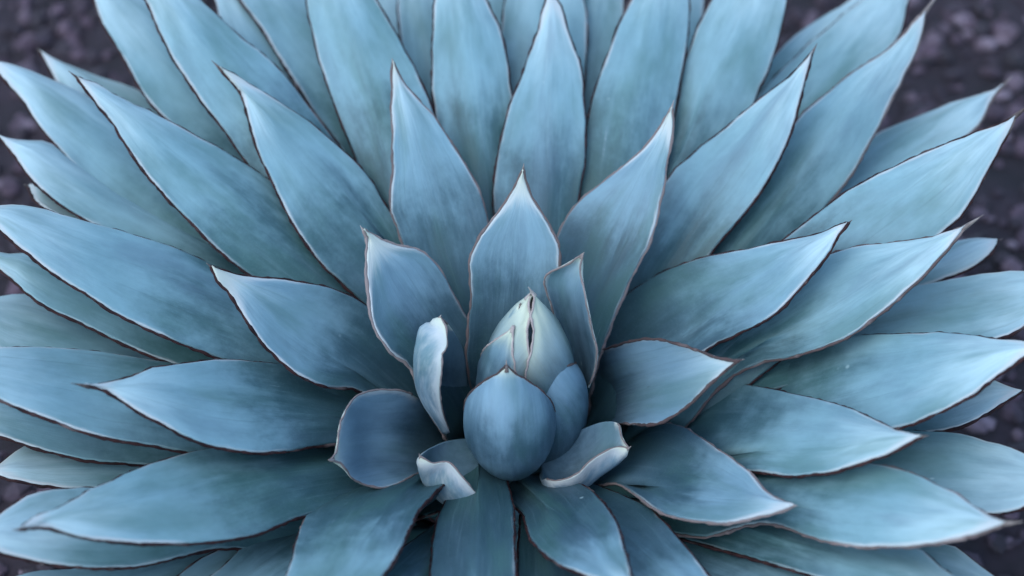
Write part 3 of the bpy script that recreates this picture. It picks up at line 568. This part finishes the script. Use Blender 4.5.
def skin_from_grid(G, thick, pale, cream, uvg, parent, name="leaf", label=None, outer_bloom=0.0, age=0.0, bloom_shade=0.25):
    """G[i][j]: upper surface rows (base to tip) x columns; thick[i][j]: depth of the leaf below it."""
    nr, nc = len(G), len(G[0])
    nrm = [[None] * nc for _ in range(nr)]
    for i in range(nr):
        for j in range(nc):
            a = G[min(nr - 1, i + 1)][j] - G[max(0, i - 1)][j]
            b = G[i][min(nc - 1, j + 1)] - G[i][max(0, j - 1)]
            if i == nr - 1:
                a = G[i][j] - G[i - 1][j]
                b = G[i - 1][min(nc - 1, j + 1)] - G[i - 1][max(0, j - 1)]
            c = b.cross(a)
            nrm[i][j] = c.normalized() if c.length > 1e-12 else Vector((0, 0, 1))
    V, Fc, pa, cr, uv, blo_shade = [], [], [], [], [], []
    for i in range(nr):
        s = i / (nr - 1)
        for j in range(nc):
            blo_shade.append(bloom_shade + (1 - bloom_shade) * max(0.0, min(1.0, (s - .15 - .15 * (1 - age)) / .6)) + .6 * max(0.0, (s - .5) / .5))  # powder fade, starting further out on inner leaves to paint in centre shade
            V.append(G[i][j]); pa.append(pale[i][j]); cr.append(cream[i][j]); uv.append(uvg[i][j])
    blo_shade = blo_shade + blo_shade
    off = nr * nc
    for i in range(nr):
        for j in range(nc):
            V.append(G[i][j] + nrm[i][j] * thick[i][j]); pa.append(min(1.2, pale[i][j] + outer_bloom)); cr.append(cream[i][j]); uv.append((uvg[i][j][0] + 3.0, uvg[i][j][1]))
    for i in range(nr - 1):
        for j in range(nc - 1):
            a, b, c, d = i * nc + j, i * nc + j + 1, (i + 1) * nc + j + 1, (i + 1) * nc + j
            Fc.append((a, b, c, d))
            Fc.append((off + d, off + c, off + b, off + a))
    rim = [i * nc for i in range(nr)] + [(nr - 1) * nc + j for j in range(1, nc)] + [i * nc + nc - 1 for i in range(nr - 2, -1, -1)] + [j for j in range(nc - 2, 0, -1)]
    for q in range(len(rim)):
        a, b = rim[q], rim[(q + 1) % len(rim)]
        Fc.append((a, b, off + b, off + a))
    o = mesh_obj(name, V, Fc, M_LEAF, parent, attrs={"pale": pa, "cream": cr, "age": [age] * len(V), "bloom_shade": blo_shade}, uvs=uv)
    if label:
        o["label"] = label
    return o


def tube(name, path, rad, mat, parent, pale=None, seg=7, uvoff=0.0):
    V, Fc, uv, pa = [], [], [], []
    n = len(path)
    up0 = Vector((0.13, 0.21, 0.97))
    dist = 0.0
    for i, p in enumerate(path):
        t = (path[min(n - 1, i + 1)] - path[max(0, i - 1)])
        t = t.normalized() if t.length > 1e-9 else Vector((0, 0, 1))
        a = t.cross(up0)
        a = a.normalized() if a.length > 1e-4 else Vector((1, 0, 0))
        b = t.cross(a)
        if i:
            dist += (p - path[i - 1]).length
        for k in range(seg):
            an = 2 * math.pi * k / seg
            V.append(p + (a * math.cos(an) + b * math.sin(an)) * rad[i])
            uv.append((uvoff + 0.002 * k / seg, dist))
            pa.append(pale[i] if pale else 0.0)
    for i in range(n - 1):
        for k in range(seg):
            k2 = (k + 1) % seg
            Fc.append((i * seg + k, i * seg + k2, (i + 1) * seg + k2, (i + 1) * seg + k))
    Fc.append(tuple(range(seg - 1, -1, -1)))
    Fc.append(tuple((n - 1) * seg + k for k in range(seg)))
    return mesh_obj(name, V, Fc, mat, parent, attrs={"pale": pa}, uvs=uv)


def resample(path, step):
    out = [path[0]]
    for a, b in zip(path, path[1:]):
        m = max(1, int(math.ceil((b - a).length / step)))
        for k in range(1, m + 1):
            out.append(a.lerp(b, k / m))
    return out


def margin_and_spine(leaf, edge_l, edge_r, tip, tipdir, radius, spine_len, palemix, rg):
    """horny margin up one side, over the tip and down the other; woody spine at the tip"""
    path = resample(edge_l + [tip] + edge_r[::-1], 0.0022)
    seed = rg.uniform(0, 100)
    q, rad, pl = [], [], []
    d = 0.0
    for i, p in enumerate(path):
        if i:
            d += (p - path[i - 1]).length
        w = noise.noise(Vector((d * 130, seed, 1.7)))
        w2 = noise.noise(Vector((d * 420, seed, 8.1)))
        w3 = noise.noise(Vector((d * 45, seed, 3.3)))
        q.append(p + Vector((noise.noise(Vector((d * 200, seed, 0))), noise.noise(Vector((d * 200, seed, 5))), noise.noise(Vector((d * 200, seed, 9))))) * 0.0006)
        rad.append(radius * max(.4, 1 + .55 * w + .4 * w2))
        pl.append(min(1.0, max(0.0, palemix + 1.0 * max(0.0, w3 - .38) + .5 * max(0, w2 - .4))))
    tube("margin", q, rad, M_MARGIN, leaf, pl, uvoff=seed)
    if spine_len > 0:
        n = 9
        bend = Vector((rg.uniform(-1, 1), rg.uniform(-1, 1), rg.uniform(.2, 1))).normalized()
        sp = [tip - tipdir * .004 + tipdir * (spine_len + .004) * (k / (n - 1)) + bend * spine_len * .16 * (k / (n - 1)) ** 2 for k in range(n)]
        sr = [max(.00025, (.0019 if spine_len > .008 else .0014) * (1 - (k / (n - 1)) ** 1.25)) for k in range(n)]
        tube("terminal_spine", sp, sr, M_SPINE, leaf, [min(1, max(0, palemix * 1.2 + .5 * (k / (n - 1)) * rg.random())) for k in range(n)], seg=8)


SPINE = {'M11': .006, 'O1': .006, 'O18': .012, 'O20': .02, 'O15': .012, 'O19': .013, 'M9': .008, 'M6': .003, 'M1': .002, 'O26': .008, 'I1': .003, 'M4': .003, 'O21': .006, 'M10': .003, 'M2': .005, 'O16': .004, 'O3': .004, 'M3': .004}
SPINE_PALE = {'M6': .8, 'M5': .9, 'O15': .5, 'O20': .5, 'O18': .3, 'O26': .5, 'I3': 1.0, 'I1': .5, 'M3': .8, 'M1': .5, 'I5': .9}
TIPPALE = {'I3': 1.0, 'I1': .9, 'M5': .8, 'M6': .55, 'M3': .75, 'M2': .55, 'M1': .6, 'M11': .6, 'M10': .85, 'M9': .5, 'O3': .45, 'M4': .4, 'I5': .5}

for (key, pb, pt, roll, sag, plunge, cup, wlt, wrt) in LEAVES:
    rg = random.Random(key)
    pb, pt = Vector(pb), Vector(pt)
    ch = pt - pb
    ln = ch.length
    c = ch.normalized()
    T = Vector((0, 0, 1)).cross(c).normalized()
    N = c.cross(T)
    T = T * math.cos(roll) + N * math.sin(roll)
    N = c.cross(T)
    NR, HC = 34, 8
    rows_s = [1 - (1 - i / (NR - 1)) ** 1.45 for i in range(NR)]
    us = [math.sin(math.pi / 2 * (k / HC)) for k in range(-HC, HC + 1)]
    tpale = TIPPALE.get(key, .38)
    seed = rg.uniform(0, 50)
    tmax = 0.055 * ln ** 0.9
    G, TH, PA, CR, UV = [], [], [], [], []
    for s in rows_s:
        a, b = max(.0002, interp(s, wlt)), max(.0002, interp(s, wrt))
        hw = (a + b) / 2
        bow = -sag * ln * 4.36 * s ** .75 * (1 - s) ** 1.6 - plunge * max(0.0, 1 - s / .38) ** 2
        g, th, pa, cr, uv = [], [], [], [], []
        for u in us:
            w = u * (a if u > 0 else b)
            und = .0016 * noise.noise(Vector((s * 7, u * 1.3, seed))) * (1 - abs(u) ** 4) * min(1, 4 * (1 - s))
            h = bow + cup * (1.9 - 1.2 * s) * hw * u * u + und
            if abs(u) > .6:
                wob = .0011 * noise.noise(Vector((s * ln * 85, seed, 2.0 * (u > 0)))) * (abs(u) - .6) / .4 * min(1, hw / .006)
                w += wob * (1 if u > 0 else -1)
            g.append(pb + c * (s * ln) + T * w + N * h)
            d_edge = (1 - abs(u)) * hw
            th.append(-(.0013 + (tmax * (1 - .75 * s)) * (1 - u * u) * min(1, hw / .012)))
            ev = .5 + .9 * noise.noise(Vector((s * ln * 30, seed, 3.0 * (u > 0))))
            e = 1.15 * math.exp(-d_edge / .0011) * max(.1, min(1.0, ev + .15)) * (.25 + .85 * s * s)
            tp = max(0.0, (s - (1 - .17 * tpale)) / (.17 * tpale + 1e-6)) * (.5 + .75 * tpale)
            near = tpale * .3 * math.exp(-d_edge / .004) * max(0, (s - .55) / .45)
            pa.append(min(1.2, e + tp + near))
            cr.append(0.55 * tp if tpale > .55 else 0.0)
            uv.append((u * .03 + seed, s * ln + seed * 1.7))
        G.append(g); TH.append(th); PA.append(pa); CR.append(cr); UV.append(uv)
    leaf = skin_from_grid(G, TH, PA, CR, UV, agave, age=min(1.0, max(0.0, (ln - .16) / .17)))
    eps = N * -.0005
    el = [r[-1] + eps for r in G[2:-1]]
    er = [r[0] + eps for r in G[2:-1]]
    tipdir = (G[-1][HC] - G[-4][HC]).normalized()
    margin_and_spine(leaf, el, er, G[-1][HC] + eps, tipdir, .001, SPINE.get(key, .0025), SPINE_PALE.get(key, .0) * .5, rg)

# curled young leaves next to the bud: margin, keel, margin
def cr_path(P, n):
    P = [Vector(p) for p in P]
    d = [0.0]
    for a, b in zip(P, P[1:]):
        d.append(d[-1] + (b - a).length)
    out = []
    for k in range(n):
        x = d[-1] * (1 - (1 - k / (n - 1)) ** 1.25)
        i = 0
        while i < len(P) - 2 and d[i + 1] < x:
            i += 1
        t = (x - d[i]) / max(1e-9, d[i + 1] - d[i])
        t = min(1, max(0, t))
        p0, p1, p2, p3 = P[max(0, i - 1)], P[i], P[i + 1], P[min(len(P) - 1, i + 2)]
        out.append(0.5 * (2 * p1 + (p2 - p0) * t + (2 * p0 - 5 * p1 + 4 * p2 - p3) * t * t + (3 * p1 - p0 - 3 * p2 + p3) * t ** 3))
    return out

for key, mstart, lines in CURLED:
    rg = random.Random(key)
    NR, NC = 30, 17
    A, K, B = [cr_path(l, NR) for l in lines]
    inward = Vector((0, 0, .2)) - K[NR // 2]
    seed = rg.uniform(0, 50)
    G, TH, PA, CR, UV = [], [], [], [], []
    for i in range(NR):
        g, th, pa, cr, uv = [], [], [], [], []
        hw = ((A[i] - K[i]).length + (B[i] - K[i]).length) / 2
        s = i / (NR - 1)
        for j in range(NC):
            u = -1 + 2 * j / (NC - 1)
            u = math.sin(u * math.pi / 2)
            # quadratic through the three lines
            p = A[i] * (u * (u - 1) / 2) + K[i] * (1 - u * u) + B[i] * (u * (u + 1) / 2)
            g.append(p)
            d = (1 - abs(u)) * hw
            th.append((.0008 + .0022 * (1 - u * u)) * min(1, hw / .006))
            has = 1.0 if u < 0 or s > mstart else 0.0
            pa.append(min(1.2, 1.0 * has * math.exp(-d / .0022) + .75 * max(0, (s - .72) / .28)))
            cr.append(.7 * max(0, (s - .75) / .25) + .45 * has * math.exp(-d / .0016))
            uv.append((u * hw + seed, s * .1 + seed))
        G.append(g); TH.append(th); PA.append(pa); CR.append(cr); UV.append(uv)
    a = G[NR // 2 + 1][NC // 2] - G[NR // 2 - 1][NC // 2]
    b = G[NR // 2][NC // 2 + 1] - G[NR // 2][NC // 2 - 1]
    if b.cross(a).dot(inward) > 0:      # the thickness goes to the outside
        TH = [[-t for t in r] for r in TH]
    young = key != 'M5'
    if not young:
        CR = [[.35 * v for v in r] for r in CR]
        PA = [[.75 * v for v in r] for r in PA]
    leaf = skin_from_grid(G, TH, PA, CR, UV, agave, outer_bloom=.42 if young else 0.0, bloom_shade=.6 if young else .45)
    tipdir = (G[-1][NC // 2] - G[-4][NC // 2]).normalized()
    margin_and_spine(leaf, [r[-1] for q, r in enumerate(G[1:-1]) if q / NR >= mstart], [r[0] for r in G[1:-1]], G[-1][NC // 2], tipdir, .0006 if young else .0009, .002, .45 if young else .1, rg)

# bud scales: shells wrapped round the bud axis; rows of (height, radius, middle angle, half angle), angles in degrees
def smooth_rows(rows, n):
    out = []
    m = len(rows)
    for k in range(n):
        x = (1 - (1 - k / (n - 1)) ** 1.4) * (m - 1)
        i = min(m - 2, int(x))
        t = x - i
        p = [rows[max(0, i - 1)], rows[i], rows[i + 1], rows[min(m - 1, i + 2)]]
        out.append([0.5 * (2 * p[1][q] + (p[2][q] - p[0][q]) * t + (2 * p[0][q] - 5 * p[1][q] + 4 * p[2][q] - p[3][q]) * t * t + (3 * p[1][q] - p[0][q] - 3 * p[2][q] + p[3][q]) * t ** 3) for q in range(4)])
    return out

def bud_scale(key, axis, rows, cream_from, cream_amt, label=None, margin_pale=.4, lean=(0, 0), spine=.003, cream0=0.0, ragged=0.0):
    rg = random.Random(key)
    NR, NC = 36, 25
    seed = rg.uniform(0, 50)
    G, TH, PA, CR, UV = [], [], [], [], []
    for i, (z, r, f0, al) in enumerate(smooth_rows(rows, NR)):
        s = i / (NR - 1)
        al = max(.4, al + 3.0 * ragged * noise.noise(Vector((s * 21, seed, 0))) * max(0, s - .4))
        r = max(.0004, r)
        g, th, pa, cr, uv = [], [], [], [], []
        k = (z - rows[0][0])
        cx, cy = axis[0] + lean[0] * k, axis[1] + lean[1] * k
        for j in range(NC):
            u = math.sin(math.pi / 2 * (-1 + 2 * j / (NC - 1)))
            f = R(f0 + al * u)
            rr = r * (1 - .05 * abs(u) ** 3) + .0005 * noise.noise(Vector((s * 5, u * 2, seed))) + ragged * .0011 * noise.noise(Vector((s * 2.5, u * 4.5, seed + 7)))
            g.append(Vector((cx + rr * math.cos(f), cy + rr * math.sin(f), z)))
            d = (1 - abs(u)) * r * R(al)
            th.append(.0006 + .0014 * (1 - u * u) * (1 - s))
            e = math.exp(-d / .0018) * s
            pa.append(min(1.2, e * 1.1 + .9 * max(0, (s - .84) / .16)))
            cr.append(min(1.0, cream0 + cream_amt * (max(0, (s - cream_from) / (1 - cream_from)) + .8 * math.exp(-d / .004) * s)))
            uv.append((u * r * R(al) + seed, z + seed))
        G.append(g); TH.append(th); PA.append(pa); CR.append(cr); UV.append(uv)
    # thickness towards the axis
    mid = G[NR // 3][NC // 2]
    a = G[NR // 3 + 1][NC // 2] - G[NR // 3 - 1][NC // 2]
    b = G[NR // 3][NC // 2 + 1] - G[NR // 3][NC // 2 - 1]
    if b.cross(a).dot(Vector((axis[0] - mid.x, axis[1] - mid.y, 0))) < 0:
        TH = [[-t for t in r] for r in TH]
    leaf = skin_from_grid(G, TH, PA, CR, UV, agave, "bud_leaf", label, bloom_shade=.55)
    tipdir = (G[-1][NC // 2] - G[-5][NC // 2]).normalized()
    margin_and_spine(leaf, [r[-1] for r in G[3:-1]], [r[0] for r in G[3:-1]], G[-1][NC // 2], tipdir, .00065, spine, margin_pale, rg)
    return leaf

AX = (.003, .002)
# inner spear
bud_scale('core', AX, [(.06, .018, 90, 178), (.13, .021, 90, 178), (.18, .019, 90, 178), (.21, .013, 90, 175), (.23, .007, 90, 170), (.242, .001, 90, 150)], .5, .5)
# two scales closing over it, with a slit towards the front
bud_scale('left', AX, [(.04, .022, 182, 94), (.10, .027, 182, 94), (.14, .029, 182, 94), (.17, .029, 181, 94), (.185, .0285, 181, 94), (.197, .0262, 181, 94), (.211, .0218, 181, 93), (.224, .0160, 180, 86), (.235, .0106, 177, 84), (.243, .0056, 174, 92), (.251, .001, 170, 60)], .3, .8, "pale cream-tipped bud leaf left of the dark slit", .9, (0.03, .0), .003, .12, 1.6)
bud_scale('right', AX, [(.04, .022, 0, 94), (.10, .0275, 0, 94), (.14, .0295, 0, 94), (.17, .0295, 0, 94), (.185, .029, 0, 94), (.197, .0267, 0, 94), (.211, .0224, 0, 93), (.224, .0166, 2, 86), (.235, .0112, 5, 86), (.244, .0060, 8, 94), (.254, .001, 10, 60)], .3, .8, "pale cream-tipped bud leaf right of the dark slit", .9, (0.03, .0), .006, .12, 1.6)
bud_scale('c4', AX, [(.05, .023, 212, 70), (.10, .0285, 212, 70), (.14, .0305, 212, 66), (.17, .0305, 212, 58), (.185, .030, 214, 50), (.199, .0266, 216, 41), (.211, .0230, 218, 30), (.222, .0186, 220, 17), (.229, .0152, 222, 7), (.233, .0132, 222, 1)], .55, .8, None, .9, (0.03, .0), .0015, .08, 1.0)
# right-hand outer scale and the front scale
bud_scale('c3', (.019, -.006), [(.095, .010, -40, 150), (.115, .0185, -40, 135), (.135, .0248, -40, 118), (.155, .0268, -42, 106), (.170, .0258, -48, 98), (.183, .0225, -58, 90), (.194, .017, -75, 80), (.202, .0105, -95, 60), (.207, .005, -120, 20)], .85, .3, None, .2, (0, 0), .002, .06)
bud_scale('c1', (-.002, -.033), [(.126, .010, -92, 160), (.138, .0185, -92, 140), (.152, .0252, -92, 118), (.166, .0285, -92, 104), (.180, .0287, -92, 96), (.193, .0260, -92, 92), (.204, .0196, -92, 90), (.213, .0116, -92, 86), (.219, .0056, -92, 74), (.2255, .001, -92, 40)], .74, .6, "plump blue bud leaf in front of the bud with a pale pointed tip", .1, (-.03, .04))

# short thick stem that carries the leaves
sv, sf = [], []
prof = [(-.06, .05), (-.02, .05), (.01, .044), (.035, .034), (.05, .016)]
for z, r in prof:
    for k in range(20):
        an = 2 * math.pi * k / 20
        rr = r * (1 + .06 * noise.noise(Vector((math.cos(an) * 2, math.sin(an) * 2, z * 30))))
        sv.append((rr * math.cos(an), rr * math.sin(an), z - .005))
for i in range(len(prof) - 1):
    for k in range(20):
        k2 = (k + 1) % 20
        sf.append((i * 20 + k, i * 20 + k2, (i + 1) * 20 + k2, (i + 1) * 20 + k))
sf.append(tuple((len(prof) - 1) * 20 + k for k in range(20)))
mesh_obj("stem", sv, sf, M_LEAF, agave, attrs={"pale": [0.0] * len(sv), "cream": [0.0] * len(sv), "age": [0.5] * len(sv), "bloom_shade": [0.0] * len(sv)}, uvs=[(v[0], v[2]) for v in sv])
